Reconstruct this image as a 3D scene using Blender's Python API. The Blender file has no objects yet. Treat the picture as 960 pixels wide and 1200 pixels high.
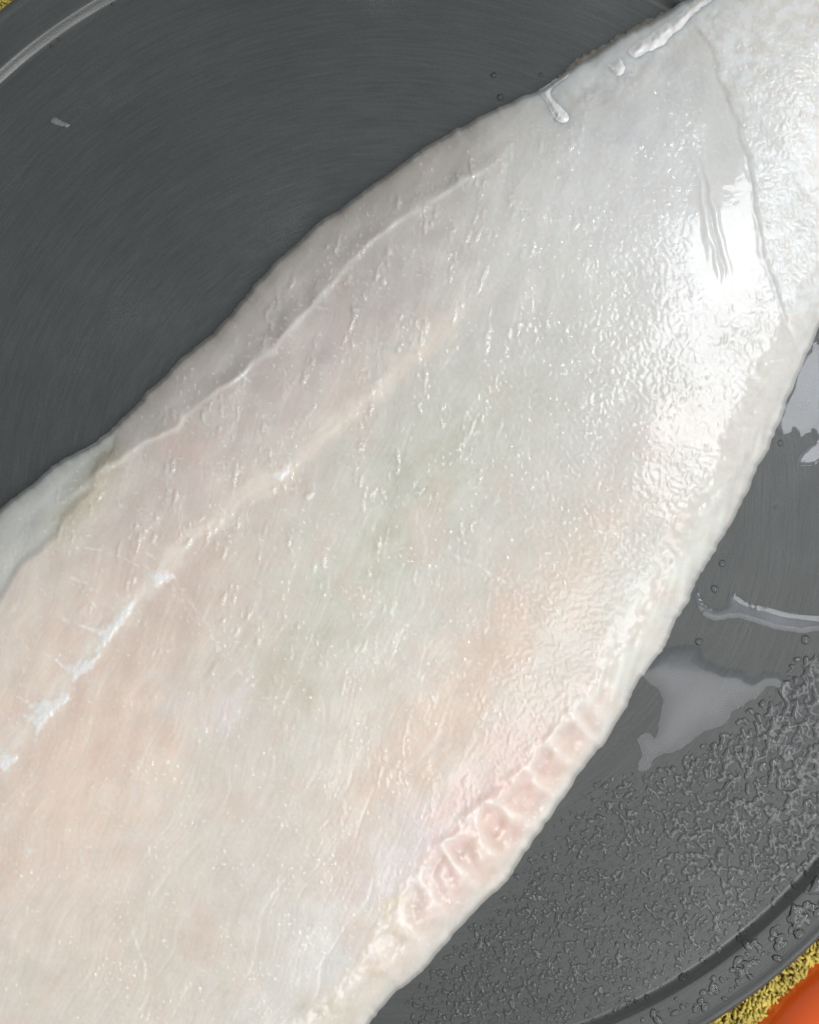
import bpy, math, random
import numpy as np
from mathutils import Vector, Matrix
random.seed(7); np.random.seed(7)

# ------------------------------------------------------------------ scene scale
S = 0.0002          # metres per plan unit (one unit = one photograph pixel on the tray floor)
K = 1250.0          # camera height in plan units (0.25 m)
sc = bpy.context.scene

# ------------------------------------------------------------------ camera
cam_d = bpy.data.cameras.new('camera'); cam = bpy.data.objects.new('camera', cam_d)
sc.collection.objects.link(cam)
cam.location = (0, 0, K*S); cam.rotation_euler = (0, 0, 0)
cam_d.sensor_fit = 'VERTICAL'; cam_d.angle = 2*math.atan(600.0/K)
cam_d.clip_start = 0.005; cam_d.clip_end = 50
cam_d.dof.use_dof = True; cam_d.dof.focus_distance = 0.238; cam_d.dof.aperture_fstop = 9.0
sc.camera = cam

# ------------------------------------------------------------------ light: one big bright window up to the right, and an added soft fill
w = bpy.data.worlds.new('World'); sc.world = w; w.use_nodes = True
w.node_tree.nodes['Background'].inputs[0].default_value = (0.97, 1.0, 1.0, 1)
w.node_tree.nodes['Background'].inputs[1].default_value = 0.19
def area(name, loc, target, sx, sy, power, col):
    d = bpy.data.lights.new(name, 'AREA'); d.shape = 'RECTANGLE'; d.size = sx; d.size_y = sy
    d.energy = power; d.color = col
    o = bpy.data.objects.new(name, d); sc.collection.objects.link(o); o.location = loc
    z = (Vector(loc)-Vector(target)).normalized(); x = (Vector((0, 1, 0))-z*z.y).normalized(); y = z.cross(x)
    o.rotation_euler = Matrix((x, y, z)).transposed().to_euler()      # long side runs along world y
    return o
area('window_light', (0.535, 0.19, 0.95), (0.02, 0.0, 0.0), 0.50, 0.24, 3.9, (0.965, 0.98, 1.0))
area('room_fill', (0.50, -0.53, 0.92), (0.0, 0.0, 0.0), 0.72, 0.72, 7.0, (1.0, 0.985, 0.96))  # added broad fill for the room; gives beads and water film something to reflect
sc.cycles.max_bounces = 6; sc.cycles.diffuse_bounces = 3; sc.cycles.glossy_bounces = 2; sc.cycles.transparent_max_bounces = 6
sc.view_settings.view_transform = 'Standard'; sc.view_settings.look = 'None'
sc.view_settings.exposure = 0.27; sc.view_settings.gamma = 1.0; sc.view_settings.use_curve_mapping = False

# ------------------------------------------------------------------ numpy helpers
def sst(a, b, x):
    t = np.clip((x-a)/(b-a), 0, 1); return t*t*(3-2*t)
_rs = np.random.RandomState(11)
_PERM = _rs.permutation(4096).astype(np.int32)
_ANG = _rs.rand(4096)*2*np.pi
_GX = np.cos(_ANG).astype(np.float32); _GY = np.sin(_ANG).astype(np.float32)
def perlin(x, y, seed=0):
    x, y = np.broadcast_arrays(np.asarray(x, float), np.asarray(y, float))
    ix = np.floor(x); iy = np.floor(y); fx = (x-ix).astype(np.float32); fy = (y-iy).astype(np.float32)
    ix = ix.astype(np.int32); iy = iy.astype(np.int32)
    u = fx*fx*fx*(fx*(fx*6-15)+10); v = fy*fy*fy*(fy*(fy*6-15)+10)
    r0 = _PERM[(ix+seed*131) & 4095]; r1 = _PERM[(ix+1+seed*131) & 4095]
    def g(r, dx, dy):
        h = _PERM[(r+iy+dy+seed*17) & 4095]
        return _GX[h]*(fx-dx)+_GY[h]*(fy-dy)
    a = g(r0, 0, 0); b = g(r0, 0, 1)
    a = a+(g(r1, 1, 0)-a)*u; b = b+(g(r1, 1, 1)-b)*u
    return ((a+(b-a)*v)*1.5).astype(float)
def fbm(x, y, seed=0, o=3, gain=0.5):
    s = 0; a = 1.0
    for k in range(o):
        s = s+a*perlin(x*2**k+17.3*k, y*2**k-9.1*k, seed+k*7); a *= gain
    return s
def spline(pts, n=8, closed=False):
    P = np.array(pts, float); N = len(P); out = []
    R = range(N) if closed else range(N-1)
    for i in R:
        if closed: p0, p1, p2, p3 = P[(i-1)%N], P[i], P[(i+1)%N], P[(i+2)%N]
        else: p0, p1, p2, p3 = P[max(i-1,0)], P[i], P[i+1], P[min(i+2,N-1)]
        for k in range(n):
            t = k/n
            out.append(.5*((2*p1)+(-p0+p2)*t+(2*p0-5*p1+4*p2-p3)*t*t+(-p0+3*p1-3*p2+p3)*t**3))
    if not closed: out.append(P[-1])
    return np.array(out)
def roughen(P, amp, wl, seed, closed=True):
    Q = np.roll(P, -1, 0)-np.roll(P, 1, 0); L = np.linalg.norm(Q, axis=1)[:, None]+1e-9
    nrm = np.stack([Q[:, 1], -Q[:, 0]], 1)/L
    a = fbm(P[:, 0]/wl, P[:, 1]/wl, seed, 3, .55)*amp
    return P+nrm*a[:, None]
def pdist(u, v, P, closed=False, want_near=False, reach=1e9):
    """distance to a polyline, signed side, arclength, nearest point; exact within reach"""
    P = np.asarray(P, float)
    A = P if closed else P[:-1]; B = np.roll(P, -1, 0) if closed else P[1:]
    best = np.full(u.shape, min(reach*1.0, 1e6)**2); side = np.zeros(u.shape); arc = np.zeros(u.shape)
    nx = u.copy(); ny = v.copy(); acc = 0.0
    flat = u.ndim == 1 and reach < 1e8
    if flat:
        vm = np.maximum.accumulate(v); slack = float((vm-v).max())+1
    for a, b in zip(A, B):
        ab = b-a; L2 = ab@ab
        if L2 < 1e-12: continue
        L = math.sqrt(L2)
        if flat:
            i0 = np.searchsorted(vm, min(a[1], b[1])-reach); i1 = np.searchsorted(vm, max(a[1], b[1])+reach+slack)
            sl = slice(i0, i1)
            if i1 <= i0: acc += L; continue
        else: sl = slice(None)
        uu = u[sl]; vv = v[sl]
        t = np.clip(((uu-a[0])*ab[0]+(vv-a[1])*ab[1])/L2, 0, 1)
        dx = uu-(a[0]+t*ab[0]); dy = vv-(a[1]+t*ab[1]); dd = dx*dx+dy*dy
        m = dd < best[sl]
        best[sl] = np.where(m, dd, best[sl])
        side[sl] = np.where(m, np.sign(ab[0]*dy-ab[1]*dx), side[sl])
        arc[sl] = np.where(m, acc+t*L, arc[sl]); acc += L
        if want_near:
            nx[sl] = np.where(m, uu-dx, nx[sl]); ny[sl] = np.where(m, vv-dy, ny[sl])
    return np.sqrt(best), side, arc, nx, ny
def inside(u, v, P):
    P = np.asarray(P, float); Q = np.roll(P, -1, 0); shape = u.shape
    uu = u.ravel(); vv = v.ravel(); od = np.argsort(vv, kind='stable'); us = uu[od]; vs = vv[od]
    c = np.zeros(len(us), bool)
    for (x1, y1), (x2, y2) in zip(P, Q):
        if y1 == y2: continue
        i0, i1 = np.searchsorted(vs, [min(y1, y2), max(y1, y2)])
        if i1 > i0: c[i0:i1] ^= us[i0:i1] < (x2-x1)*(vs[i0:i1]-y1)/(y2-y1)+x1
    out = np.zeros(len(us), bool); out[od] = c
    return out.reshape(shape)
def gauss(u, v, cx, cy, ru, rv, ang=0.0):
    c, s = math.cos(math.radians(ang)), math.sin(math.radians(ang))
    x = (u-cx)*c+(v-cy)*s; y = -(u-cx)*s+(v-cy)*c
    return np.exp(-((x/ru)**2+(y/rv)**2))
def world(u, v, z):
    k = (1-z/K)*S
    return np.stack([(u-480)*k, (600-v)*k, z*S], -1)
def lin(c):
    c = np.array(c, float)/255.0
    return np.where(c <= .04045, c/12.92, ((c+.055)/1.055)**2.4)

# ------------------------------------------------------------------ mesh helpers
def link(o, parent=None):
    sc.collection.objects.link(o)
    if parent is not None: o.parent = parent
    return o
def tag(o, label=None, cat=None, group=None, kind=None):
    if label: o['label'] = label
    if cat: o['category'] = cat
    if group: o['group'] = group
    if kind: o['kind'] = kind
    return o
def mesh_np(name, V, F, mat, parent=None, smooth=True):
    me = bpy.data.meshes.new(name)
    V = np.asarray(V, np.float32); F = np.asarray(F, np.int32); n = F.shape[1]
    me.vertices.add(len(V)); me.vertices.foreach_set('co', V.ravel())
    me.loops.add(F.size); me.loops.foreach_set('vertex_index', F.ravel())
    me.polygons.add(len(F)); me.polygons.foreach_set('loop_start', np.arange(0, F.size, n, dtype=np.int32))
    me.polygons.foreach_set('use_smooth', np.full(len(F), smooth))
    me.update(calc_edges=True); me.validate()
    me.materials.append(mat)
    return link(bpy.data.objects.new(name, me), parent)
def empty(name, loc=(0, 0, 0)):
    o = bpy.data.objects.new(name, None); o.location = loc; o.empty_display_size = .02
    return link(o)
def sheet(name, outline, step, zfun, mat, parent=None, attrs=None, bounds=None):
    """solid skin over an outline: vertices on a grid, border vertices moved onto the outline.
       zfun(u, v, d) -> height for the distance d from the border"""
    P = np.asarray(outline, float)
    x0, y0 = P.min(0)-2*step; x1, y1 = P.max(0)+2*step
    if bounds: x0, y0, x1, y1 = max(x0, bounds[0]), max(y0, bounds[1]), min(x1, bounds[2]), min(y1, bounds[3])
    gu, gv = np.meshgrid(np.arange(x0, x1, step), np.arange(y0, y1, step))
    ins = inside(gu, gv, P)
    q = ins[:-1, :-1] | ins[1:, :-1] | ins[:-1, 1:] | ins[1:, 1:]
    use = np.zeros(gu.shape, bool)
    use[:-1, :-1] |= q; use[1:, :-1] |= q; use[:-1, 1:] |= q; use[1:, 1:] |= q
    idx = -np.ones(gu.shape, np.int64); idx[use] = np.arange(use.sum())
    u = gu[use]; v = gv[use]; i = ins[use]
    d, _, _, nx, ny = pdist(u, v, P, True, True, 160)
    u = np.where(i, u, nx); v = np.where(i, v, ny); d = np.where(i, d, 0)
    z = zfun(u, v, d)
    V = world(u, v, z)
    a, b, c, e = idx[:-1, :-1][q], idx[1:, :-1][q], idx[1:, 1:][q], idx[:-1, 1:][q]
    o = mesh_np(name, V, np.stack([a, b, c, e], 1), mat, parent)
    if attrs:
        for nm, fn in attrs.items():
            val = fn(u, v, d)
            if val.ndim == 2:
                at = o.data.attributes.new(nm, 'FLOAT_COLOR', 'POINT')
                at.data.foreach_set('color', np.concatenate([val, np.ones((len(val), 1))], 1).astype(np.float32).ravel())
            else:
                at = o.data.attributes.new(nm, 'FLOAT', 'POINT')
                at.data.foreach_set('value', val.astype(np.float32).ravel())
    return o

# ------------------------------------------------------------------ materials
def mat(name):
    m = bpy.data.materials.new(name); m.use_nodes = True
    nt = m.node_tree; return m, nt, nt.nodes['Principled BSDF']
def N(nt, typ, **kw):
    n = nt.nodes.new(typ)
    for k, x in kw.items(): setattr(n, k, x)
    return n
def noise(nt, scale, detail=3, rough=.5, vec=None, dist=0):
    n = N(nt, 'ShaderNodeTexNoise'); n.inputs['Scale'].default_value = scale
    n.inputs['Detail'].default_value = detail; n.inputs['Roughness'].default_value = rough
    n.inputs['Distortion'].default_value = dist
    if vec is not None: nt.links.new(vec, n.inputs['Vector'])
    return n
def ramp(nt, fac, stops):
    r = N(nt, 'ShaderNodeValToRGB'); nt.links.new(fac, r.inputs[0])
    el = r.color_ramp.elements
    el[0].position, el[0].color = stops[0][0], (*stops[0][1], 1)
    el[1].position, el[1].color = stops[-1][0], (*stops[-1][1], 1)
    for p, c in stops[1:-1]:
        e = el.new(p); e.color = (*c, 1)
    return r
def math_n(nt, op, a, b=None):
    n = N(nt, 'ShaderNodeMath', operation=op)
    for k, x in enumerate((a, b)):
        if x is None: continue
        if isinstance(x, (int, float)): n.inputs[k].default_value = x
        else: nt.links.new(x, n.inputs[k])
    return n.outputs[0]

def m_flesh():
    m, nt, b = mat('wet_fish_flesh'); L = nt.links
    col = N(nt, 'ShaderNodeAttribute', attribute_name='flesh_colour')
    rough = N(nt, 'ShaderNodeAttribute', attribute_name='wrinkle')
    tc = N(nt, 'ShaderNodeTexCoord').outputs['Object']
    L.new(col.outputs['Color'], b.inputs['Base Color'])
    b.inputs['Roughness'].default_value = .38; b.inputs['IOR'].default_value = 1.36
    b.inputs['Subsurface Weight'].default_value = .95
    b.inputs['Subsurface Radius'].default_value = (1.0, .72, .55); b.inputs['Subsurface Scale'].default_value = .005
    b.inputs['Coat Weight'].default_value = 1; b.inputs['Coat IOR'].default_value = 1.34
    b.inputs['Coat Roughness'].default_value = .035
    nb = noise(nt, 1500, 2, .5, tc, .5)
    h = math_n(nt, 'MULTIPLY', nb.outputs[0], rough.outputs['Fac'])
    bp = N(nt, 'ShaderNodeBump'); bp.inputs['Strength'].default_value = 1; bp.inputs['Distance'].default_value = .0002
    L.new(h, bp.inputs['Height']); L.new(bp.outputs[0], b.inputs['Coat Normal'])
    return m
def m_fat(name, c, ss=.4, rough=.3, coat=.8, alpha=1.0):
    m, nt, b = mat(name); L = nt.links
    tc = N(nt, 'ShaderNodeTexCoord').outputs['Object']
    n1 = noise(nt, 700, 4, .6, tc)
    r1 = ramp(nt, n1.outputs[0], [(.3, tuple(lin(c)*.9)), (.7, tuple(np.minimum(lin(c)*1.06, .95)))])
    L.new(r1.outputs[0], b.inputs['Base Color']); b.inputs['Alpha'].default_value = alpha
    b.inputs['Roughness'].default_value = rough; b.inputs['Subsurface Weight'].default_value = ss
    b.inputs['Subsurface Radius'].default_value = (1, .8, .7); b.inputs['Subsurface Scale'].default_value = .002
    b.inputs['Coat Weight'].default_value = coat; b.inputs['Coat IOR'].default_value = 1.33; b.inputs['Coat Roughness'].default_value = .08
    nb = noise(nt, 1500, 3, .55, tc, .5)
    bp = N(nt, 'ShaderNodeBump'); bp.inputs['Distance'].default_value = .00012; L.new(nb.outputs[0], bp.inputs['Height'])
    L.new(bp.outputs[0], b.inputs['Coat Normal'])
    return m
TC = (452.0, 581.0)          # tray centre in plan units
def m_tray(name='dark_grey_tray_coating', rgh=.4, spec=.4):
    m, nt, b = mat(name); L = nt.links
    tc = N(nt, 'ShaderNodeTexCoord').outputs['Object']
    sub = N(nt, 'ShaderNodeVectorMath', operation='SUBTRACT'); L.new(tc, sub.inputs[0])
    sub.inputs[1].default_value = (0, 0, 0)
    # polar coordinates give concentric turning marks
    sep = N(nt, 'ShaderNodeSeparateXYZ'); L.new(sub.outputs[0], sep.inputs[0])
    ln = N(nt, 'ShaderNodeVectorMath', operation='LENGTH'); L.new(sub.outputs[0], ln.inputs[0])
    ang = math_n(nt, 'ARCTAN2', sep.outputs[1], sep.outputs[0])
    cmb = N(nt, 'ShaderNodeCombineXYZ')
    L.new(math_n(nt, 'MULTIPLY', ln.outputs['Value'], 1600), cmb.inputs[0])
    L.new(math_n(nt, 'MULTIPLY', ang, 9), cmb.inputs[1])
    n1 = noise(nt, 1.0, 4, .65, cmb.outputs[0])
    cmb2 = N(nt, 'ShaderNodeCombineXYZ')
    L.new(math_n(nt, 'MULTIPLY', ln.outputs['Value'], 300), cmb2.inputs[0])
    L.new(math_n(nt, 'MULTIPLY', ang, 3), cmb2.inputs[1])
    n2 = noise(nt, 1.0, 3, .6, cmb2.outputs[0])
    n3 = noise(nt, 2200, 3, .6, tc)
    n4 = noise(nt, 18, 4, .6, tc)
    mixh = math_n(nt, 'ADD', math_n(nt, 'MULTIPLY', n1.outputs[0], .55),
                  math_n(nt, 'ADD', math_n(nt, 'MULTIPLY', n2.outputs[0], .25), math_n(nt, 'MULTIPLY', n3.outputs[0], .35)))
    cf = math_n(nt, 'ADD', math_n(nt, 'MULTIPLY', mixh, .75), math_n(nt, 'MULTIPLY', n4.outputs[0], .25))
    r1 = ramp(nt, cf, [(.25, tuple(lin((58, 60, 59)))), (.52, tuple(lin((72, 75, 75)))), (.8, tuple(lin((87, 91, 91))))])
    cmb3 = N(nt, 'ShaderNodeCombineXYZ')
    L.new(math_n(nt, 'MULTIPLY', ln.outputs['Value'], 1100), cmb3.inputs[0]); L.new(math_n(nt, 'MULTIPLY', ang, 5), cmb3.inputs[1])
    n5 = noise(nt, 1.0, 2, .5, cmb3.outputs[0]); n6 = noise(nt, 4200, 2, .6, tc); n7 = noise(nt, 42, 3, .6, tc)
    sc1 = ramp(nt, n5.outputs[0], [(.66, (0, 0, 0)), (.74, (1, 1, 1))])                       # long fine scratches
    sc2 = ramp(nt, math_n(nt, 'ADD', math_n(nt, 'MULTIPLY', n6.outputs[0], .7), math_n(nt, 'MULTIPLY', n7.outputs[0], .45)), [(.70, (0, 0, 0)), (.78, (1, 1, 1))])   # dried specks
    wear = math_n(nt, 'ADD', math_n(nt, 'MULTIPLY', sc1.outputs[0], .07), math_n(nt, 'MULTIPLY', sc2.outputs[0], .35))
    mw = N(nt, 'ShaderNodeMixRGB'); L.new(wear, mw.inputs[0]); L.new(r1.outputs[0], mw.inputs[1]); mw.inputs[2].default_value = (.26, .27, .26, 1)
    L.new(mw.outputs[0], b.inputs['Base Color'])
    rr_ = N(nt, 'ShaderNodeMapRange'); L.new(n7.outputs[0], rr_.inputs[0]); rr_.inputs[1].default_value = .3; rr_.inputs[2].default_value = .7
    rr_.inputs[3].default_value = rgh-.06; rr_.inputs[4].default_value = rgh+.08; L.new(rr_.outputs[0], b.inputs['Roughness'])
    b.inputs['Roughness'].default_value = rgh; b.inputs['IOR'].default_value = 1.45; b.inputs['Specular IOR Level'].default_value = spec
    bp = N(nt, 'ShaderNodeBump'); bp.inputs['Distance'].default_value = .00012; bp.inputs['Strength'].default_value = .8
    L.new(mixh, bp.inputs['Height']); L.new(bp.outputs[0], b.inputs['Normal'])
    return m
def m_water(name, pale_refl=0.0, tint=(.97, .98, 1), rough=.02):
    m = bpy.data.materials.new(name); m.use_nodes = True; nt = m.node_tree; L = nt.links; nt.nodes.clear()
    out = N(nt, 'ShaderNodeOutputMaterial')
    tr = N(nt, 'ShaderNodeBsdfTransparent'); tr.inputs[0].default_value = (*tint, 1)
    gl = N(nt, 'ShaderNodeBsdfGlossy'); gl.inputs['Roughness'].default_value = rough
    fr = N(nt, 'ShaderNodeFresnel'); fr.inputs[0].default_value = 1.34
    body = tr.outputs[0]
    if pale_refl:
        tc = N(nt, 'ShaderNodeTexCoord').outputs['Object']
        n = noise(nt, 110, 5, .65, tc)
        df = N(nt, 'ShaderNodeBsdfDiffuse'); df.inputs[0].default_value = (.72, .74, .82, 1)  # pale lavender diffuse stands in for bright reflections on the water
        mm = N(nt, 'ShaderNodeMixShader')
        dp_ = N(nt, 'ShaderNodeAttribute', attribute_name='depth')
        L.new(math_n(nt, 'MULTIPLY', math_n(nt, 'MULTIPLY', n.outputs[0], pale_refl*2), dp_.outputs['Fac']), mm.inputs[0])
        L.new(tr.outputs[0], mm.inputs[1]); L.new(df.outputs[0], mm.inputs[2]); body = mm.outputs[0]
    mx = N(nt, 'ShaderNodeMixShader'); L.new(fr.outputs[0], mx.inputs[0])
    L.new(body, mx.inputs[1]); L.new(gl.outputs[0], mx.inputs[2]); L.new(mx.outputs[0], out.inputs[0])
    return m
def m_simple(name, c, rough=.8, var=.15, scale=300, coat=0, bump=0):
    m, nt, b = mat(name); L = nt.links
    tc = N(nt, 'ShaderNodeTexCoord').outputs['Object']
    n1 = noise(nt, scale, 4, .6, tc)
    r1 = ramp(nt, n1.outputs[0], [(.3, tuple(np.array(c)*(1-var))), (.7, tuple(np.array(c)*(1+var)))])
    L.new(r1.outputs[0], b.inputs['Base Color']); b.inputs['Roughness'].default_value = rough
    b.inputs['Coat Weight'].default_value = coat; b.inputs['Coat Roughness'].default_value = .05
    if bump:
        bp = N(nt, 'ShaderNodeBump'); bp.inputs['Distance'].default_value = bump; L.new(n1.outputs[0], bp.inputs['Height'])
        L.new(bp.outputs[0], b.inputs['Normal'])
    return m
FLESH = m_flesh(); TRAY = m_tray()
WATER = m_water('clear_water', tint=(.99, .99, 1)); REFL_FILM = m_water('film_painted_reflection', .10, rough=.05); REFL_PUDDLE = m_water('puddle_painted_reflection', .15, rough=.03)  # last two have the tone of reflected light mixed into their colour
FAT = m_fat('white_fat', (253, 253, 252), 0); TISSUE = m_fat('white_connective_tissue', (253, 250, 250), 0, .5, .3, .5)
SKIN = m_fat('brown_wet_skin', (134, 129, 120), 0, .25)
TERRY = m_simple('yellow_terry_cotton', (.60, .49, .12), .95, .32, 200)
RED = m_simple('orange_red_glaze', (.78, .11, .014), .25, .06, 30, 1)
TABLE = m_simple('brown_wooden_table', (.16, .09, .05), .6, .3, 40)

# ------------------------------------------------------------------ the setting: table under everything
ZT = -62.0     # table height (plan units)
R_ = 2400
tb = mesh_np('table_surface', [world(480-R_, 600-R_, ZT), world(480-R_, 600+R_, ZT), world(480+R_, 600+R_, ZT), world(480+R_, 600-R_, ZT)],
             [[0, 1, 2, 3]], TABLE)
tag(tb, 'brown wooden table top under the towel', kind='structure')

# ------------------------------------------------------------------ tray
PROFILE = [(0, 0), (300, 0), (560, 0), (657, 0), (660, .3), (662, 1.2), (664.5, 3.4), (667, 6), (669, 7.8), (672, 8.8), (690, 9.8), (706, 11),
           (713, 12.5), (717, 12.4), (720, 10), (721, 8), (719, 0), (712, -12), (700, -24), (672, -34), (640, -38), (300, -38), (0, -38)]
PR = np.array(PROFILE[:14], float)
def tray_z(u, v):
    return np.interp(np.hypot(u-TC[0], v-TC[1]), PR[:, 0], PR[:, 1])
tray = empty('round_tray', ((TC[0]-480)*S, (600-TC[1])*S, -38*S))
tag(tray, 'round dark grey metal tray with low raised rim under the fish fillet', 'tray')
def lathe(name, prof, m, parent, n=288, smooth=True):
    V = []; F = []
    for r, z in prof:
        for k in range(n):
            a = 2*math.pi*k/n; V.append((r*S*math.cos(a), r*S*math.sin(a), (z+38)*S))
    for j in range(len(prof)-1):
        for k in range(n):
            F.append((j*n+k, (j+1)*n+k, (j+1)*n+(k+1) % n, j*n+(k+1) % n))
    o = mesh_np(name, V, F, m, parent, smooth)
    return o
def dense(prof):
    P = spline(prof, 4); return [tuple(p) for p in P]
lathe('floor_disc', [(.5, 0), (150, 0), (300, 0), (450, 0), (560, 0), (620, 0), (657, 0)], TRAY, tray)
_d = dense(PROFILE[3:20]); _k = [i for i, p_ in enumerate(_d) if p_[0] >= 669][0]
lathe('rim_step', _d[:_k+1], m_tray('worn_rim_step', .33, .8), tray)
lathe('rim', _d[_k:], TRAY, tray)
lathe('underside', [(672, -34.2), (640, -38), (300, -38), (.5, -38)], TRAY, tray)

# ------------------------------------------------------------------ fish fillet
OUT = spline([(-150, 760), (-70, 655), (0, 597), (40, 563), (75, 537), (112, 518), (138, 496), (165, 468), (200, 432), (248, 390), (284, 352),
              (297, 333), (330, 300), (368, 266), (405, 240), (460, 199), (510, 165), (560, 138), (608, 116), (636, 104), (668, 82), (700, 60), (745, 34),
              (792, 8), (835, -18), (900, -55), (990, -95), (1060, -60), (1075, 60), (1050, 200), (1005, 310), (960, 385), (928, 460),
              (905, 515), (880, 568), (852, 622), (830, 660), (806, 706), (790, 737), (771, 768), (750, 795), (735, 828), (702, 880), (662, 934),
              (626, 985), (600, 1022), (560, 1066), (515, 1115), (480, 1152), (440, 1190), (400, 1228), (300, 1300), (120, 1350), (-60, 1320), (-170, 1180), (-200, 950)], 10, True)
OUT0 = OUT.copy()
_lr = sst(-50, 120, (OUT[:, 0]-480)*.78+(OUT[:, 1]-600)*.625)[:, None]
_a = roughen(OUT, 2.0, 34, 3); _b = _a+(roughen(_a, 2.2, 44, 6)-_a)*_lr; OUT = _b+(roughen(_b, 1.2, 8, 4)-_b)*(.5+.5*_lr)
SEAM = spline([(60, 600), (112, 560), (150, 530), (205, 497), (250, 462), (290, 432), (330, 395), (378, 345), (432, 285), (470, 258), (520, 226), (570, 195), (620, 165), (680, 138)], 6)
MID = spline([(-60, 950), (0, 890), (45, 838), (88, 782), (130, 735), (190, 670), (225, 632), (262, 605), (300, 575), (340, 548), (385, 508), (425, 472), (480, 425), (540, 365), (590, 320)], 6)
FLAP = spline([(-20, 745), (5, 705), (30, 665), (55, 640), (75, 612), (100, 588), (118, 562), (128, 540)], 6)
MEMB = spline([(800, 10), (830, 55), (848, 110), (866, 160), (880, 212), (889, 260), (896, 300), (910, 345), (922, 385), (945, 430)], 6)
FOLD1 = spline([(812, 170), (820, 198), (829, 235), (837, 275), (846, 320), (849, 345)], 5)
FOLD2 = spline([(822, 205), (830, 250), (834, 290), (838, 325)], 5)
RSIDE = spline([(975, 330), (945, 380), (925, 432), (893, 492), (868, 545), (838, 590), (806, 640), (780, 685), (758, 722), (730, 762)], 5)
BELLY = spline([(730, 762), (708, 792), (685, 812), (655, 848), (620, 890), (578, 932), (538, 970), (505, 1000), (470, 1050), (436, 1105), (408, 1155), (372, 1205), (330, 1250)], 5)
RIBS = [[(704, 790), (722, 806), (740, 815)], [(684, 806), (700, 832), (716, 846)], [(664, 828), (680, 850), (699, 868)], [(645, 862), (660, 885), (682, 902)],
        [(612, 892), (632, 920), (662, 938)], [(580, 938), (604, 958), (632, 974)], [(556, 955), (563, 985), (584, 1010)], [(516, 990), (534, 1016), (558, 1040)],
        [(488, 1030), (508, 1056), (528, 1078)], [(462, 1068), (480, 1092), (500, 1112)], [(436, 1110), (452, 1134), (470, 1150)]]
RIBS = [spline(r, 6) for r in RIBS]
THREADS = [[(98, 640), (112, 643), (132, 650), (150, 660), (172, 668)], [(82, 678), (98, 684), (118, 695), (126, 708)], [(205, 680), (218, 700), (230, 720)],
           [(245, 742), (262, 764), (276, 782), (298, 803)], [(152, 1085), (158, 1105), (168, 1122), (170, 1145)], [(300, 395), (316, 396), (342, 404)],
           [(325, 380), (336, 392), (343, 400)], [(275, 432), (284, 440), (294, 446)], [(398, 318), (412, 322), (425, 330)], [(365, 358), (382, 362)],
           [(520, 640), (560, 665), (610, 700)], [(540, 520), (560, 505)], [(640, 700), (655, 720)], [(420, 690), (428, 720)], [(30, 980), (38, 1010)], [(95, 1000), (103, 1030)]]
THREADS += [[(28, 822), (18, 816)], [(30, 838), (18, 842)], [(64, 772), (50, 762)], [(92, 732), (74, 724)], [(104, 760), (92, 772)], [(130, 735), (112, 716), (108, 704)], [(190, 668), (176, 652), (160, 644)],
            [(225, 630), (214, 616)], [(262, 604), (256, 590)], [(196, 682), (214, 706), (222, 730)], [(340, 548), (336, 530)]]
THREADS = [spline(t, 4) for t in THREADS]

FATLINE = spline([(636, 104), (655, 96), (690, 88), (725, 72), (750, 52), (790, 26), (830, -5), (870, -30)], 5)
# tufts of torn white tissue along the pale line
TUFTS = [[(30, 822), (38, 826), (50, 818), (58, 822), (72, 812), (82, 818), (70, 828), (60, 838), (50, 850), (42, 862), (40, 850), (28, 840), (40, 836)],
         [(62, 772), (76, 780), (90, 776), (108, 770), (118, 764), (108, 780), (94, 792), (86, 798), (80, 788)],
         [(92, 732), (108, 736), (124, 734), (136, 722), (146, 708), (158, 702), (148, 722), (134, 742), (120, 758), (108, 762), (118, 748), (112, 742)],
         [(174, 672), (184, 668), (196, 670), (204, 676), (192, 682), (184, 688), (178, 682)],
         [(0, 880), (10, 884), (22, 886), (14, 894), (6, 904), (-4, 896)],
         [(318, 556), (328, 548), (340, 544), (336, 556), (326, 562)]]
CA, SA = .625, -.78                       # long axis (to the tail), page coordinates
def axes(u, v):
    return (u-480)*CA+(v-600)*SA, (u-480)*.78+(v-600)*.625
_cache = {}
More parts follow.
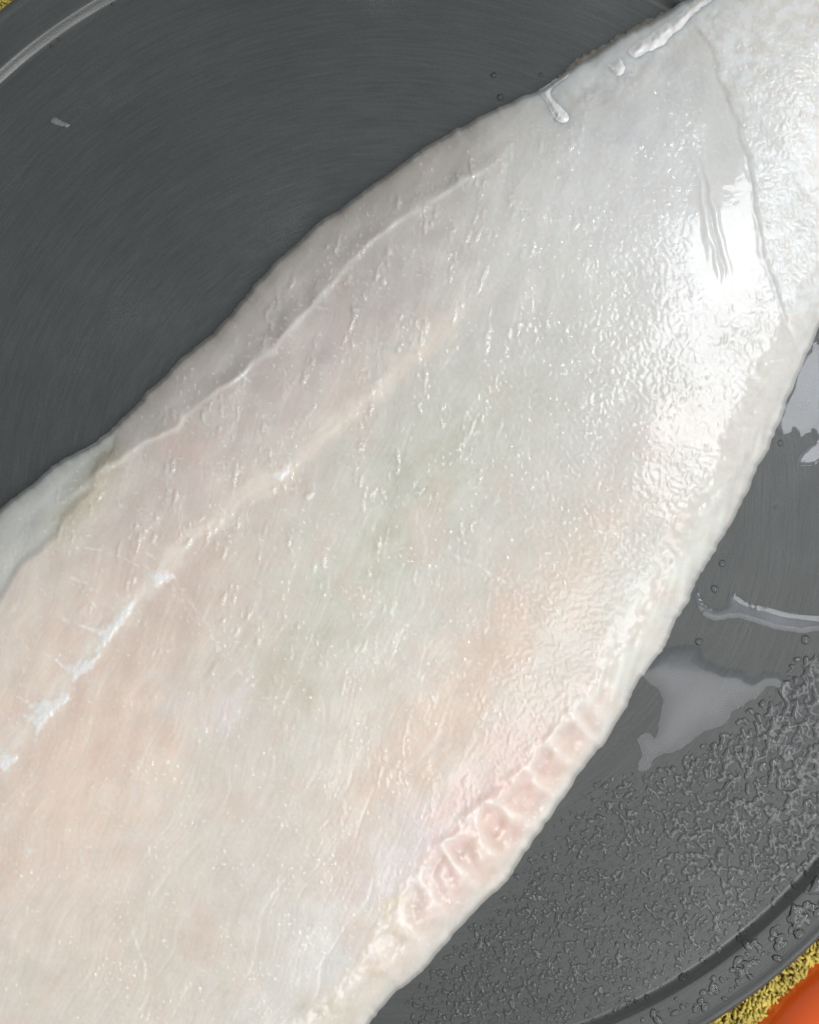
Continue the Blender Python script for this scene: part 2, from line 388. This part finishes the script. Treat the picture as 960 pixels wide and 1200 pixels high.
def feats(u, v):
    key = (u.shape, float(u.sum()), float(v.sum()))
    if _cache.get('k') == key: return _cache['f']
    f = {}
    wu = u+6*fbm(u/45, v/45, 91, 2); wv = v+6*fbm(u/45, v/45, 93, 2)
    f['seam'] = pdist(wu, wv, SEAM, reach=130); f['mid'] = pdist(wu, wv, MID, reach=60); f['flap'] = pdist(wu, wv, FLAP, reach=150)
    mu = u+4*fbm(u/38, v/38, 95, 2); mv = v+4*fbm(u/38, v/38, 96, 2)
    f['memb'] = pdist(mu, mv, MEMB); f['fold1'] = pdist(mu, mv, FOLD1, reach=30); f['fold2'] = pdist(mu, mv, FOLD2, reach=30)
    f['rside'] = pdist(wu, wv, RSIDE, reach=60); f['belly'] = pdist(wu, wv, BELLY, reach=100)
    bu = u+3*fbm(u/32, v/32, 97, 2); bv = v+3*fbm(u/32, v/32, 98, 2)
    f['ribs'] = [pdist(bu, bv, r, reach=26)[0] for r in RIBS]; f['threads'] = [pdist(mu, mv, r, reach=10)[0] for r in THREADS]
    # smooth glossy skin near the tail
    f['smooth'] = np.clip(1.15*gauss(u, v, 848, 285, 44, 80, -8)+1.2*gauss(u, v, 852, 165, 26, 70, -14), 0, 1)
    f['smooth'] = sst(.25, .75, f['smooth']+.18*fbm(u/22, v/22, 55, 2))
    f['tail'] = np.where(f['memb'][1] < 0, 1.0, 0.0)*sst(1, 4, f['memb'][0])*np.where(v < 445, 1, 0)
    # belly hollows: between the belly line and the border
    s = f['belly'][1]; f['bside'] = np.where(s < 0, 1.0, 0)
    # wrinkled wet sheen of the right half
    t, q = axes(u, v)
    f['right'] = sst(-60, 190, q+.55*t-40+50*fbm(u/80, v/80, 61, 2))*sst(-280, 20, t)
    f['ul'] = sst(40, -120, q)
    _cache['k'] = key; _cache['f'] = f
    return f
# which side is 'right' of travel: page coordinates have y down, checked on the lines above
def fibres(u, v):
    w1 = 14*fbm(u/110, v/110, 120, 2)
    ph = (u+.30*v+w1*1.5+.00035*(v-700)**2)/46.0
    k = np.floor(ph); fr = ph-k
    sep_ = np.exp(-(np.minimum(fr, 1-fr)*46/2.4)**2)*sst(-.15, .4, fbm(u/26, v/60, 121, 2))
    fib = perlin((u+.45*v+w1)/3.2, (v-.3*u)/46, 122)
    return fib, sep_
GLINTS = [(424, 292, 13, 4, -48), (405, 312, 9, 4, -48), (389, 322, 7, 3, -48), (492, 230, 11, 5, -35), (508, 221, 8, 4, -35), (523, 212, 9, 4, -35), (548, 203, 9, 5, -35),
          (578, 186, 6, 4, -35), (628, 150, 9, 5, -30), (650, 138, 8, 5, -30), (690, 118, 10, 5, -30), (530, 300, 12, 6, -60), (616, 248, 11, 6, -60), (575, 275, 9, 6, -60),
          (424, 440, 14, 5, -68), (446, 405, 10, 5, -65), (212, 628, 10, 4, -70), (260, 545, 10, 4, -65), (300, 540, 7, 4, -60), (147, 550, 10, 4, 10), (140, 590, 8, 5, 20), (166, 600, 9, 3, 70), (60, 645, 6, 3, -50), (12, 712, 7, 3, -55)]
def base_under(u, v):
    r = np.hypot(u-TC[0], v-TC[1])
    return np.interp(r, [0, 610, 680, 900], [0, 0, 9, 12])
def flesh_z(u, v, d):
    f = feats(u, v); t, q = axes(u, v)
    T = 62-30*sst(60, 860, t)+6*sst(0, -500, t)
    wl = 120-45*sst(100, 600, t); wr = 62-10*sst(0, 600, t)
    w_ = wl+(wr-wl)*sst(-120, 160, q)
    d0 = pdist(u, v, OUT0, True, reach=160)[0]
    dp = d+(d0-d)*sst(2, 24, d)
    x = np.clip((dp+.16*dp*fbm(u/60, v/60, 10, 2)+.10*dp*fbm(u/17, v/17, 8, 2)*sst(10, 40, dp)*sst(40, 160, q))/w_, 0, 1)
    pe = .56+(.60-.56)*sst(-60, 160, q)
    prof = np.clip(1-(1-x)**2.1, 0, 1)**pe
    T = T*(.68+.32*sst(-340, -40, q))
    h = T*prof
    h = h+9*(1-np.clip((q+40)/360, -1.2, 1.2)**2)*sst(0, 140, d)
    # broad lumps and muscle blocks
    sm_ = 1-.93*f['smooth']
    h = h+1.7*fbm(u/140, v/140, 11, 2)*sst(0, 60, d)+(.65-.45*f['right'])*sm_*fbm(u/46, v/46, 12, 2)*sst(0, 30, d)
    myo = perlin((u+.22*v)/24, v/120, 14)
    h = h+.9*myo*f['ul']*sst(5, 60, d)
    # lengthwise seam: the flap outside lies lower
    ds, ss, as_, _, _ = f['seam']
    on = sst(0, 60, as_)*sst(740, 560, as_)*(.65+.5*fbm(as_/60, 0*as_, 15, 2))
    h = h+on*(2.8*np.exp(-(ds/3.6)**2)-4.0*np.where(ss < 0, sst(0, 20, ds), 0)*np.exp(-(ds/60)**2))
    # long soft folds in the flap
    h = h+.55*perlin(q/11+.6*perlin(t/70, q/30, 17), t/140, 16)*np.where(ss < 0, sst(4, 20, ds), 0)*sst(0, 14, d)
    # connective line
    dm, sm, am, _, _ = f['mid']
    fade = sst(860, 640, am)
    h = h+fade*(-1.8*np.exp(-(dm/24)**2)+1.5*np.exp(-((dm-2)/11)**2)*(0.7+.6*fbm(am/30, dm/14, 21, 2)))
    # grey flap over the left border
    df, sf, af, _, _ = f['flap']
    h = h-3.5*np.where(sf < 0, sst(0, 10, df), 0)*np.exp(-(df/60)**2)*sst(0, 30, d)
    # tail membrane edge, folds
    de, se, ae, _, _ = f['memb']
    lw = .6+.6*sst(-.4, .5, fbm(ae/22, 0*ae, 18, 2))
    h = h+1.3*np.where(se < 0, sst(0, 9, de), 0)*sst(120, 20, de)*sst(0, 60, ae)-.35*lw*np.exp(-((de-1)/2.4)**2)*sst(0, 50, ae)
    for k, a, L_ in (('fold1', 1.2, 179), ('fold2', .7, 121)):
        dd, s2, ar_ = f[k][0], f[k][1], f[k][2]
        a = a*sst(0, 60, ar_)*sst(L_, L_-70, ar_)
        h = h+a*np.exp(-((dd*s2-3.2)/3.0)**2)-a*.8*np.exp(-((dd*s2+1.5)/2.0)**2)+a*.5*np.exp(-((dd*s2+6)/3.5)**2)
    # right side wall: shoulder line, then a band with upright muscle strips
    dr, sr, ar, _, _ = f['rside']
    band = np.where(sr < 0, 1, 0)*sst(0, 8, dr)*sst(1, 8, d)
    h = h+2.0*np.exp(-(dr/6)**2)*sst(8, 25, d)*(.5+fbm(u/20, v/20, 32, 2))
    h = h+band*2.4*perlin((u*1.0+v*.25)/10, v/70, 33)
    # belly: hollows parted by ridges
    db, sb, ab, _, _ = f['belly']
    m = f['bside']*sst(1, 12, d)*sst(30, 70, ab)*sst(620, 520, ab)
    hol = m*sst(0, 18, db)*sst(0, 24, d)
    amp = (11*np.exp(-((ab-200)/190)**2)+2.0)*(.75+.5*fbm(u/30, v/30, 34, 2))
    h = h-hol*amp
    rid = np.zeros_like(h)
    for k, rr in enumerate(f['ribs']): rid = np.maximum(rid, (.55+.45*((k*7) % 5)/4)*np.exp(-(rr/(8.0+3*((k*3) % 4)/3))**2))
    h = h+rid*m*amp*.9*sst(90, 20, db)*sst(0, 14, db)
    h = h+.35*fbm(u/14, v/14, 35, 2)*m*np.exp(-((db-20)/24)**2)
    h = h+2.2*np.exp(-((db)/6)**2)*np.where(ab > 30, 1, 0)*sst(5, 25, d)*np.exp(-((ab-220)/220)**2)*(.5+fbm(u/16, v/16, 71, 2))
    # muscle fibres and block borders
    fib, sep_ = fibres(u, v)
    h = h+(.12*fib-.35*sep_)*(1-f['right'])*sst(8, 40, d)
    for k_, P_ in enumerate(TUFTS):
        Q_ = spline(P_, 5, True); td = pdist(u, v, Q_, True, reach=14)[0]; td = np.where(inside(u, v, Q_), -td, td)
        h = h+1.5*sst(2.5, -4.0, td+2.6*fbm(u/5, v/5, 130+k_, 2))*(1+.5*perlin(u/4, v/4, 140))
    # threads
    tb_ = sst(-.2, .4, fbm(u/9, v/9, 36, 2))
    for tt in f['threads']: h = h+.5*tb_*np.exp(-(tt/1.7)**2)
    # wrinkles
    wx = u+4*perlin(u/13, v/13, 41); wy = v+4*perlin(u/13, v/13, 42)
    worm = perlin(wx/5.4, wy/5.4, 43)
    worm2 = perlin(wx/3.1, wy/3.1, 44)
    lump = perlin(wx/12, wy/12, 49)
    rg = f['right']*(.7+.5*fbm(u/60, v/60, 45, 2))
    h = h+sm_*sst(2, 14, d)*(rg*(.38*worm+.10*worm2+.10*lump)+(1-f['right'])*(.10*worm+.07*worm2+.12*lump)*(1-.3*f['ul']))
    # sparse raised wet flakes catching the light (upper left and centre)
    clus = sst(.10, .5, perlin((u+.2*v)/20, v/46, 46)+.4*perlin(u/60, v/60, 47))
    fl = clus*sst(.05, .5, perlin(wx/4.6, wy/8, 48))
    ph = ((u+.18*v+7*perlin(u/24, v/30, 54))/11.0) % 1.0
    saw = np.where(ph < .35, sst(0, .35, ph), 1-sst(.25, 1.1, ph)*1.0)
    fm = clus*sst(-.08, .3, perlin(wx/8, wy/15, 56))*sst(-.35, .1, perlin(wx/3.6, wy/3.6, 57)+.2)
    h = h+2.1*saw*fm*sst(10, 40, d)*(1-f['right']*.8)*(.35+.65*f['ul'])*sm_*sst(-430, -180, t)
    h = h+fl*.35*sst(10, 40, d)*(1-f['right']*.7)*(.35+.65*f['ul']+.2)*sm_
    # wet facets along the seam that face the window
    gm = np.zeros_like(h)
    for gx, gy, gl, gw, ga in GLINTS:
        c_, s_ = math.cos(math.radians(ga)), math.sin(math.radians(ga))
        x_ = (u-gx)*c_+(v-gy)*s_; y_ = -(u-gx)*s_+(v-gy)*c_
        gm = np.maximum(gm, np.exp(-(x_/gl)**2-(y_/(gw+1.5))**2))
    h = h+gm*(1.25*perlin(wx/4.2, wy/4.6, 58)+.7*perlin(wx/2.9, wy/2.9, 59))
    # tiny scattered specks of torn fibre
    sp = sst(.6, .85, perlin(u/4.2, v/5.0, 52)+.25*perlin(u/40, v/40, 53))
    h = h+.85*sp*sst(6, 20, d)*sm_
    # crackled tail skin
    h = h+f['tail']*(.6*np.abs(perlin(wx/6, wy/6, 51))+.2*worm2)
    h = np.maximum(h, 0)+7*sst(0, 5, d)
    return h+base_under(u, v)*np.clip(1-0*d, 0, 1)

def flesh_colour(u, v, d):
    f = feats(u, v); t, q = axes(u, v)
    wu = u+30*fbm(u/55, v/55, 101, 4, .62); wv = v+30*fbm(u/55, v/55, 102, 4, .62)
    C = np.tile(lin((224, 220, 212)), (len(u), 1))
    def mixc(c, a):
        nonlocal C
        a = np.clip(a, 0, 1)[:, None]; C = C*(1-a)+lin(c)[None]*a
    def blob(c, cx, cy, ru, rv, ang, a): mixc(c, a*gauss(wu, wv, cx, cy, ru, rv, ang))
    AX = -51
    blob((228, 229, 229), 800, 250, 260, 260, 0, .95)
    blob((205, 208, 210), 745, 130, 110, 55, -30, .6)
    blob((222, 214, 202), 170, 1130, 190, 90, 0, .6)
    blob((242, 224, 211), 80, 880, 160, 220, 20, .95)
    blob((224, 205, 194), 210, 690, 90, 120, 30, .6)
    blob((218, 205, 200), 300, 470, 210, 52, -45, .75)
    blob((206, 200, 198), 440, 330, 120, 48, -45, .55)
    blob((219, 219, 208), 420, 670, 260, 62, AX, .75)
    blob((214, 215, 206), 560, 520, 200, 90, AX, .6)
    blob((204, 202, 184), 510, 545, 55, 16, AX, .4)
    blob((204, 200, 180), 440, 640, 60, 18, AX, .4)
    blob((208, 200, 182), 335, 790, 80, 36, AX, .4)
    blob((232, 226, 226), 265, 830, 38, 34, 0, .8)
    blob((230, 212, 196), 600, 745, 190, 44, AX, .6)
    blob((234, 214, 200), 480, 880, 130, 60, AX, .6)
    blob((234, 209, 202), 560, 950, 150, 40, AX, .8)
    blob((230, 222, 224), 470, 1010, 90, 40, AX, .6)
    blob((228, 226, 222), 380, 1130, 110, 60, -40, .8)
    blob((222, 208, 170), 478, 1072, 22, 17, 0, .35)
    blob((220, 206, 172), 450, 1128, 24, 26, 0, .35)
    blob((206, 198, 170), 385, 1185, 28, 24, 0, .35)
    blob((232, 234, 228), 790, 690, 150, 34, -57, .9)
    # mottling
    mo = fbm(u/34, v/34, 103, 4, .6)
    C = C*(1+.035*mo[:, None]*np.array([.9, 1, 1.1]))
    pk = sst(.1, .7, fbm(u/90+3, v/90, 104, 3)); mixc((228, 204, 192), .25*pk*sst(420, 120, t))
    mixc((232, 230, 226), .2*sst(.25, .8, fbm(u/26, v/26, 105, 3)))
    fib, sep_ = fibres(u, v)
    C = C*(1+(.042*fib*(1-.6*f['right']))[:, None])
    mixc((240, 234, 228), .28*sep_*(1-f['right']))
    # outer flap beyond the seam
    ds, ss, as_, _, _ = f['seam']
    on = sst(0, 60, as_)*sst(740, 600, as_)
    mixc((202, 196, 190), .75*on*np.where(ss < 0, sst(0, 10, ds), 0)*sst(120, 60, ds))
    mixc((186, 176, 164), .45*on*np.where(ss < 0, 1, 0)*sst(26, 2, d)*(.6+.6*fbm(u/40, v/20, 107, 2)))
    mixc((236, 232, 226), on*.6*np.exp(-(ds/4)**2)*(.5+fbm(as_/30, 0*as_, 108, 2)))
    # pale line of connective tissue
    dm, sm, am, _, _ = f['mid']
    fade = sst(930, 760, am)*(.85+.15*sst(500, 250, am))
    mixc((244, 235, 225), fade*.95*np.exp(-(dm/(12+6*fbm(am/25, 0*am, 22, 2)))**2))
    # flap left
    df, sf, af, _, _ = f['flap']
    fl = np.where(sf < 0, sst(0, 8, df), 0)*sst(140, 60, df)*np.where(v > 500, 1, 0)
    mixc((208, 211, 207), .8*fl*np.where(u < 140, 1, 0))
    mixc((205, 196, 168), .5*np.exp(-((df)/16)**2)*sst(100, 180, af))
    # tail
    mixc((238, 241, 242), .7*f['tail']*sst(-.6, .5, fbm(u/16, v/16, 109, 4)))
    mixc((208, 210, 208), .55*gauss(u, v, 850, 165, 28, 70, -14))
    fd = pdist(u, v, FATLINE, reach=40)[0]
    mixc((244, 246, 245), .85*sst(26, 4, fd+9*fbm(u/11, v/11, 112, 3)))
    dr, sr, ar, _, _ = f['rside']
    mixc((240, 242, 236), .6*np.where(sr < 0, sst(0, 8, dr), 0)*sst(-.2, .5, perlin((u+v*.25)/10, v/70, 33)))
    # belly ridges and hollows
    db, sb, ab, _, _ = f['belly']
    m = f['bside']*np.where(ab > 40, 1, 0)
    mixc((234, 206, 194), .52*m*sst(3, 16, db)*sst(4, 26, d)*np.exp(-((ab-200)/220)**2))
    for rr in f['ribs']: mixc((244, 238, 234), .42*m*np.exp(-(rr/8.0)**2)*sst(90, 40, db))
    mixc((242, 240, 236), .4*sst(18, 2, d)*np.where(q > 60, 1, 0))
    tb_ = sst(-.2, .4, fbm(u/9, v/9, 36, 2))
    for k_, P_ in enumerate(TUFTS):
        Q_ = spline(P_, 5, True); td = pdist(u, v, Q_, True, reach=14)[0]; td = np.where(inside(u, v, Q_), -td, td)
        mixc((250, 244, 241), .9*sst(2.5, -2.0, td+2.6*fbm(u/5, v/5, 130+k_, 2)))
    for tt in f['threads']: mixc((246, 243, 240), .5*tb_*np.exp(-(tt/1.8)**2))
    mixc((240, 240, 236), .5*sst(.5, .8, perlin(u/4.2, v/5.0, 52)+.25*perlin(u/40, v/40, 53)))
    C = C*(1+.028*fbm(u/5, v/5, 110, 3)[:, None])
    return np.clip(C*(1-.09*sst(-160, 260, t))[:, None], 0, .93)
def wrinkle(u, v, d):
    f = feats(u, v)
    return (1-.93*f['smooth'])*(.42-.22*f['right']+.3*f['tail'])

fish = empty('fish_fillet', (0, 0, 0))
tag(fish, 'large raw white fish fillet, wet and pale pink, lying across the tray', 'fish')
sheet('flesh', OUT, 1.3, flesh_z, FLESH, fish, {'flesh_colour': flesh_colour, 'wrinkle': wrinkle})
def surf(u, v):
    u = np.atleast_1d(np.asarray(u, float)); v = np.atleast_1d(np.asarray(v, float))
    d = pdist(u, v, OUT, True)[0]*np.where(inside(u, v, OUT), 1, 0)
    _cache.clear(); z = flesh_z(u, v, d); _cache.clear()
    return z
def on_flesh(hmax, w_, seed, amp=.35, wl=9):
    def fn(u, v, d):
        x = np.clip(d/w_, 0, 1)
        return surf(u, v)-.25+hmax*(x*x*(3-2*x))*(1+amp*fbm(u/wl, v/wl, seed, 2))
    return fn
# fat along the upper border
sheet('fat_strip', roughen(spline([(734, 60), (742, 50), (756, 42), (772, 30), (790, 18), (808, 4), (828, -12), (850, -24), (858, -14), (836, 2), (820, 14), (802, 32), (788, 46), (772, 58), (758, 64), (744, 70)], 5, True), 2.0, 12, 41),
      1.2, on_flesh(3.2, 13, 220, .4, 12), FAT, fish)
sheet('fat_curl', spline([(630, 108), (636, 102), (648, 94), (660, 88), (668, 84), (666, 91), (656, 98), (647, 106), (648, 114), (656, 122), (666, 132), (668, 140), (662, 145), (653, 143), (645, 132), (640, 121), (634, 113)], 6, True),
      .9, on_flesh(4.5, 9, 221, .12, 9), FAT, fish)
sheet('fat_fleck', roughen(spline([(708, 72), (718, 74), (726, 66), (732, 72), (734, 84), (724, 90), (716, 82)], 5, True), 1.5, 6, 43), 1.0, on_flesh(2, 6, 222), FAT, fish)
# torn brownish skin peeping out under the border
def skin_z(u, v, d):
    return 1.0+12*np.clip(d/18, 0, 1)**.7*(1+.25*fbm(u/14, v/9, 230, 2))+.8*perlin(u/5, v/5, 231)*np.clip(d/4, 0, 1)
sheet('torn_skin', roughen(spline([(655, 92), (668, 76), (684, 65), (700, 57), (712, 49), (724, 42), (739, 33), (751, 27), (765, 20), (777, 12), (790, 10), (784, 30), (760, 50), (730, 70), (690, 92), (665, 104)], 6, True), 3.0, 7, 44), 1.2, skin_z, SKIN, fish)

# ------------------------------------------------------------------ water on the tray
def drop_sheet(name, outline, step, hfun, m=WATER, dw=10):
    return sheet(name, outline, step, lambda u, v, d: tray_z(u, v)+.25+hfun(u, v, d), m, None, {'depth': lambda u, v, d: sst(-1, dw, d)})
def film(h, w_, seed, amp=.05):
    return lambda u, v, d: h*sst(-.15*w_, w_, d)+amp*fbm(u/60, v/60, seed, 2)*np.clip(d/w_, 0, 1)
p = drop_sheet('water_puddle', roughen(spline([(925, 452), (948, 405), (985, 395), (1040, 420), (1050, 500), (1000, 530), (962, 518), (950, 506), (940, 512), (928, 506), (918, 509), (908, 504), (912, 482)], 8, True), 2.2, 9, 61), 1.6, film(.4, 7, 62, 0), REFL_PUDDLE)
tag(p, 'bright puddle reflecting the window beside the right edge of the fillet', 'puddle', 'puddles on the tray')
p = drop_sheet('water_puddle', roughen(spline([(932, 543), (938, 530), (950, 520), (966, 516), (972, 530), (960, 542), (946, 546)], 8, True), 1.5, 7, 63), 1.2, film(.4, 6, 64, 0), REFL_PUDDLE, 7)
tag(p, 'small water blob just below the bright puddle at right', 'puddle', 'puddles on the tray')
p = drop_sheet('water_puddle', roughen(spline([(812, 700), (818, 690), (824, 704), (836, 713), (850, 711), (854, 698), (862, 694), (872, 704), (900, 712), (935, 720), (985, 722), (1040, 720), (1040, 740), (985, 738), (935, 741), (900, 735), (866, 724), (840, 727), (822, 719)], 8, True), 1.2, 9, 65), 1.2, film(.35, 7, 66, 0), REFL_PUDDLE, 9)
tag(p, 'hooked streak of water running to the right edge of the tray', 'puddle', 'puddles on the tray')
p = drop_sheet('water_puddle', roughen(spline([(752, 790), (770, 765), (800, 756), (818, 758), (828, 772), (846, 782), (868, 784), (884, 794), (896, 786), (912, 788), (926, 800), (920, 818), (912, 806), (898, 804), (888, 816), (872, 826), (858, 836), (846, 850), (824, 858), (806, 872), (786, 882), (770, 886), (760, 900), (748, 902), (752, 880), (748, 866), (756, 858), (768, 864), (772, 850), (776, 815)], 8, True), 1.6, 9, 67), 1.6, film(.12, 12, 68, 0), REFL_FILM, 22)
tag(p, 'film of water with painted pale reflection beside the fillet above the beaded droplets', 'puddle', 'puddles on the tray')

# beaded water over the lower right of the tray floor and on the rim
def beads(name, outline, step, count, r0, r1, seed, label):
    P = np.asarray(outline, float); rg = np.random.RandomState(seed)
    x0, y0 = P.min(0)-2; x1, y1 = P.max(0)+2
    u, v = np.meshgrid(np.arange(x0, x1, step), np.arange(y0, y1, step))
    h = np.zeros(u.shape); ny_, nx_ = u.shape
    cx = rg.uniform(x0, x1, count); cy = rg.uniform(y0, y1, count)
    d, _, _, _, _ = pdist(cx, cy, P, True); ok = inside(cx, cy, P)
    big = sst(-160, 180, (cx-840)*.7-(cy-930)*.7+70*fbm(cx/70, cy/70, seed+5, 2))
    rr = (r0+(r1-r0)*rg.rand(count)**1.8)*(.62+.5*big)
    thin = rg.rand(count) < (.25+.75*sst(0, 26, d))*(.72+.4*fbm(cx/34, cy/34, seed+6, 2))
    for x, y, r, k, t_ in zip(cx, cy, rr, ok, thin):
        if not (k and t_): continue
        a = rg.uniform(0, 3.1416); e = rg.uniform(1.0, 1.9); bend = rg.uniform(-.05, .05)
        R_ = r*e+1
        i0 = max(int((x-R_-x0)/step), 0); i1 = min(int((x+R_-x0)/step)+2, nx_); j0 = max(int((y-R_-y0)/step), 0); j1 = min(int((y+R_-y0)/step)+2, ny_)
        U = u[j0:j1, i0:i1]-x; W_ = v[j0:j1, i0:i1]-y
        p_ = U*math.cos(a)+W_*math.sin(a); q_ = -U*math.sin(a)+W_*math.cos(a)+bend*p_*p_
        rho = (p_/(r*e))**2+(q_/r)**2
        hh = np.where(rho < 1, .5*r*np.clip(1-rho, 0, 1)**.62, 0)
        h[j0:j1, i0:i1] = np.maximum(h[j0:j1, i0:i1], hh)
    h = h+.10*perlin(u/5, v/5, seed+9)*(h > .6)
    wet = h > 0
    q = wet[:-1, :-1] | wet[1:, :-1] | wet[:-1, 1:] | wet[1:, 1:]
    h = np.where(wet, h, -.8)
    idx = np.arange(u.size).reshape(u.shape)
    F = np.stack([idx[:-1, :-1][q], idx[1:, :-1][q], idx[1:, 1:][q], idx[:-1, 1:][q]], 1)
    keep = np.unique(F); mp = -np.ones(u.size, np.int64); mp[keep] = np.arange(len(keep))
    V = world(u, v, tray_z(u, v)+h+.3).reshape(-1, 3)[keep]
    o = mesh_np(name, V, mp[F], WATER)
    tag(o, label, 'water droplets', kind='stuff'); return o
ring = lambda r, a0, a1, n=40: [(TC[0]+r*math.cos(math.radians(a0+(a1-a0)*k/n)), TC[1]+r*math.sin(math.radians(a0+(a1-a0)*k/n))) for k in range(n+1)]
beads('beaded_water', ring(664, 5, 88)+[(470, 1180), (520, 1118), (565, 1070), (610, 1022), (650, 965), (690, 918), (740, 905), (790, 892), (840, 862), (880, 830), (905, 815), (930, 775), (980, 735), (1060, 690)], 1.0, 29000, 1.5, 4.2, 71,
      'dense small water beads covering the lower right of the tray floor')
beads('rim_droplets', ring(714, 20, 80)+ring(676, 80, 20), 1.0, 9000, 2.2, 7.5, 81, 'larger water drops sitting along the wet lower right rim')

# single drops
def single_drop(u0, v0, r, h, label, group='single water drops on the tray'):
    rng = random.Random(int(u0*31+v0)); pts = []
    for k in range(10):
        a = 2*math.pi*k/10; rr = r*(1+rng.uniform(-.18, .18)); pts.append((u0+rr*math.cos(a), v0+rr*math.sin(a)))
    o = drop_sheet('water_drop', spline(pts, 3, True), max(r/4, .5), lambda u, v, d: h*(1-(1-np.clip(d/r, 0, 1))**2)**.5)
    tag(o, label, 'water drop', group); return o
for u0, v0, r, label in [(60.5, 54, 2.2, 'tiny water drop below the top left rim line, the lower of a close pair'),
                         (69, 46.5, 2.0, 'tiny water drop below the top left rim line, the upper of a close pair'),
                         (132, 5, 2.0, 'tiny water drop at the top end of the bright rim line'),
                         (579, 88, 3.4, 'round water drop on the dry tray above the fillet, upper of two'),
                         (587, 114, 3.6, 'round water drop touching the upper border of the fillet'),
                         (634, 88, 2.6, 'small water drop left of the white fat curl'),
                         (847, 660, 4.0, 'bubble like water drop above the hooked streak'),
                         (820, 752, 4.5, 'round water drop at the top of the pale film'),
                         (945, 750, 5.0, 'round water drop below the hooked streak near the right frame edge'),
                         (915, 519, 3.6, 'water drop between the bright puddle and the fillet'),
                         (910, 595, 2.2, 'lone tiny water drop on the tray right of the fillet'),
                         (838, 690, 4.5, 'water drop inside the hook of the streak')]:
    single_drop(u0, v0, r, r*.8, label)
# a scrap of pale flesh on the dry part of the tray
s_ = sheet('flesh_scrap', roughen(spline([(59, 142), (63, 137), (70, 140), (77, 144), (83, 146), (79, 149), (71, 148), (64, 146)], 5, True), 1.2, 4, 90), .9,
           lambda u, v, d: tray_z(u, v)+.4+2*np.clip(d/3, 0, 1)**.5, m_fat('grey_flesh_scrap', (120, 123, 123), 0))
tag(s_, 'tiny pale scrap of flesh stuck to the dry upper left of the tray', 'scrap')

# ------------------------------------------------------------------ yellow towel under the tray
ZW = -46.0
towel = empty('yellow_towel', (0, 0, ZT*S)); tag(towel, 'fuzzy yellow terry towel under the dark tray', 'towel')
TW = [(-420, -330), (1250, -330), (1330, 780), (1004, 1087), (966, 1125), (929, 1161), (888, 1200), (844, 1244), (700, 1420), (-420, 1420)]
def tz(u, v, d): return ZT+1+15*np.clip(d/14, 0, 1)**.5+1.2*fbm(u/30, v/30, 301, 2)
o = sheet('cloth', roughen(spline(TW, 12, True), 3, 18, 300), 9, tz, TERRY, towel); o.location.z = -ZT*S
rng = random.Random(5); Vt = []; Ft = []
def loop_tuft(u0, v0, z0):
    a = rng.gauss(1.25, .55); ln = rng.uniform(10, 24); ht = rng.uniform(6, 20); w0 = rng.uniform(1.4, 2.3)
    dx, dy = math.cos(a)*ln, math.sin(a)*ln; b0 = len(Vt)//1
    px, py = -math.sin(a), math.cos(a); n = 5; bow = rng.uniform(-4, 4)
    for k in range(n+1):
        t = k/n; cu = u0+dx*(t-.5)+px*bow*math.sin(t*math.pi); cv = v0+dy*(t-.5)+py*bow*math.sin(t*math.pi)
        cz = z0+ht*math.sin(t*math.pi)
        for j in range(4):
            al = j*math.pi/2+.4
            Vt.append(world(np.float64(cu+px*w0*math.cos(al)), np.float64(cv+py*w0*math.cos(al)), np.float64(cz+w0*math.sin(al))))
    for k in range(n):
        for j in range(4):
            Ft.append((b0+k*4+j, b0+(k+1)*4+j, b0+(k+1)*4+(j+1) % 4, b0+k*4+(j+1) % 4))
twp = np.array(TW, float)
cand = []
for _ in range(11000):
    if rng.random() < .8: u0, v0 = rng.uniform(780, 1060), rng.uniform(1000, 1260)
    else: u0, v0 = rng.uniform(-90, 60), rng.uniform(-90, 60)
    r = math.hypot(u0-TC[0], v0-TC[1])
    if r < 715 or r > 800: continue
    cand.append((u0, v0))
cu = np.array([c[0] for c in cand]); cv = np.array([c[1] for c in cand]); ok = inside(cu, cv, roughen(spline(TW, 12, True), 3, 18, 300))
dd = pdist(cu, cv, twp, True)[0]
for a, b, k, e in zip(cu, cv, ok, dd):
    if k: loop_tuft(a, b, ZT+4+14*min(e/14, 1)**.5)
o = mesh_np('terry_loops', np.array(Vt), Ft, TERRY, towel); o.location.z = -ZT*S; o['kind'] = 'stuff'

# ------------------------------------------------------------------ red dish beyond the towel
dish = empty('red_dish', ((1115-480)*S, (600-1345)*S, ZT*S))
tag(dish, 'shiny orange red rounded dish at the lower right beyond the towel', 'dish')
def dlathe(name, prof, m, n=160):
    V = []; F = []
    for r, z in prof:
        for k in range(n):
            a = 2*math.pi*k/n; V.append((r*S*math.cos(a), r*S*math.sin(a), z*S))
    for j in range(len(prof)-1):
        for k in range(n): F.append((j*n+k, j*n+(k+1) % n, (j+1)*n+(k+1) % n, (j+1)*n+k))
    return mesh_np(name, V, F, m, dish)
dlathe('outer_wall', [tuple(p) for p in spline([(258, 0), (258, 4), (251, 18), (239, 36), (224, 48), (204, 55), (180, 57.5)], 6)], RED)
dlathe('base', [tuple(p) for p in spline([(180, 57.5), (172, 60), (160, 61), (152, 59), (140, 57), (60, 56), (1, 56)], 4)], RED)
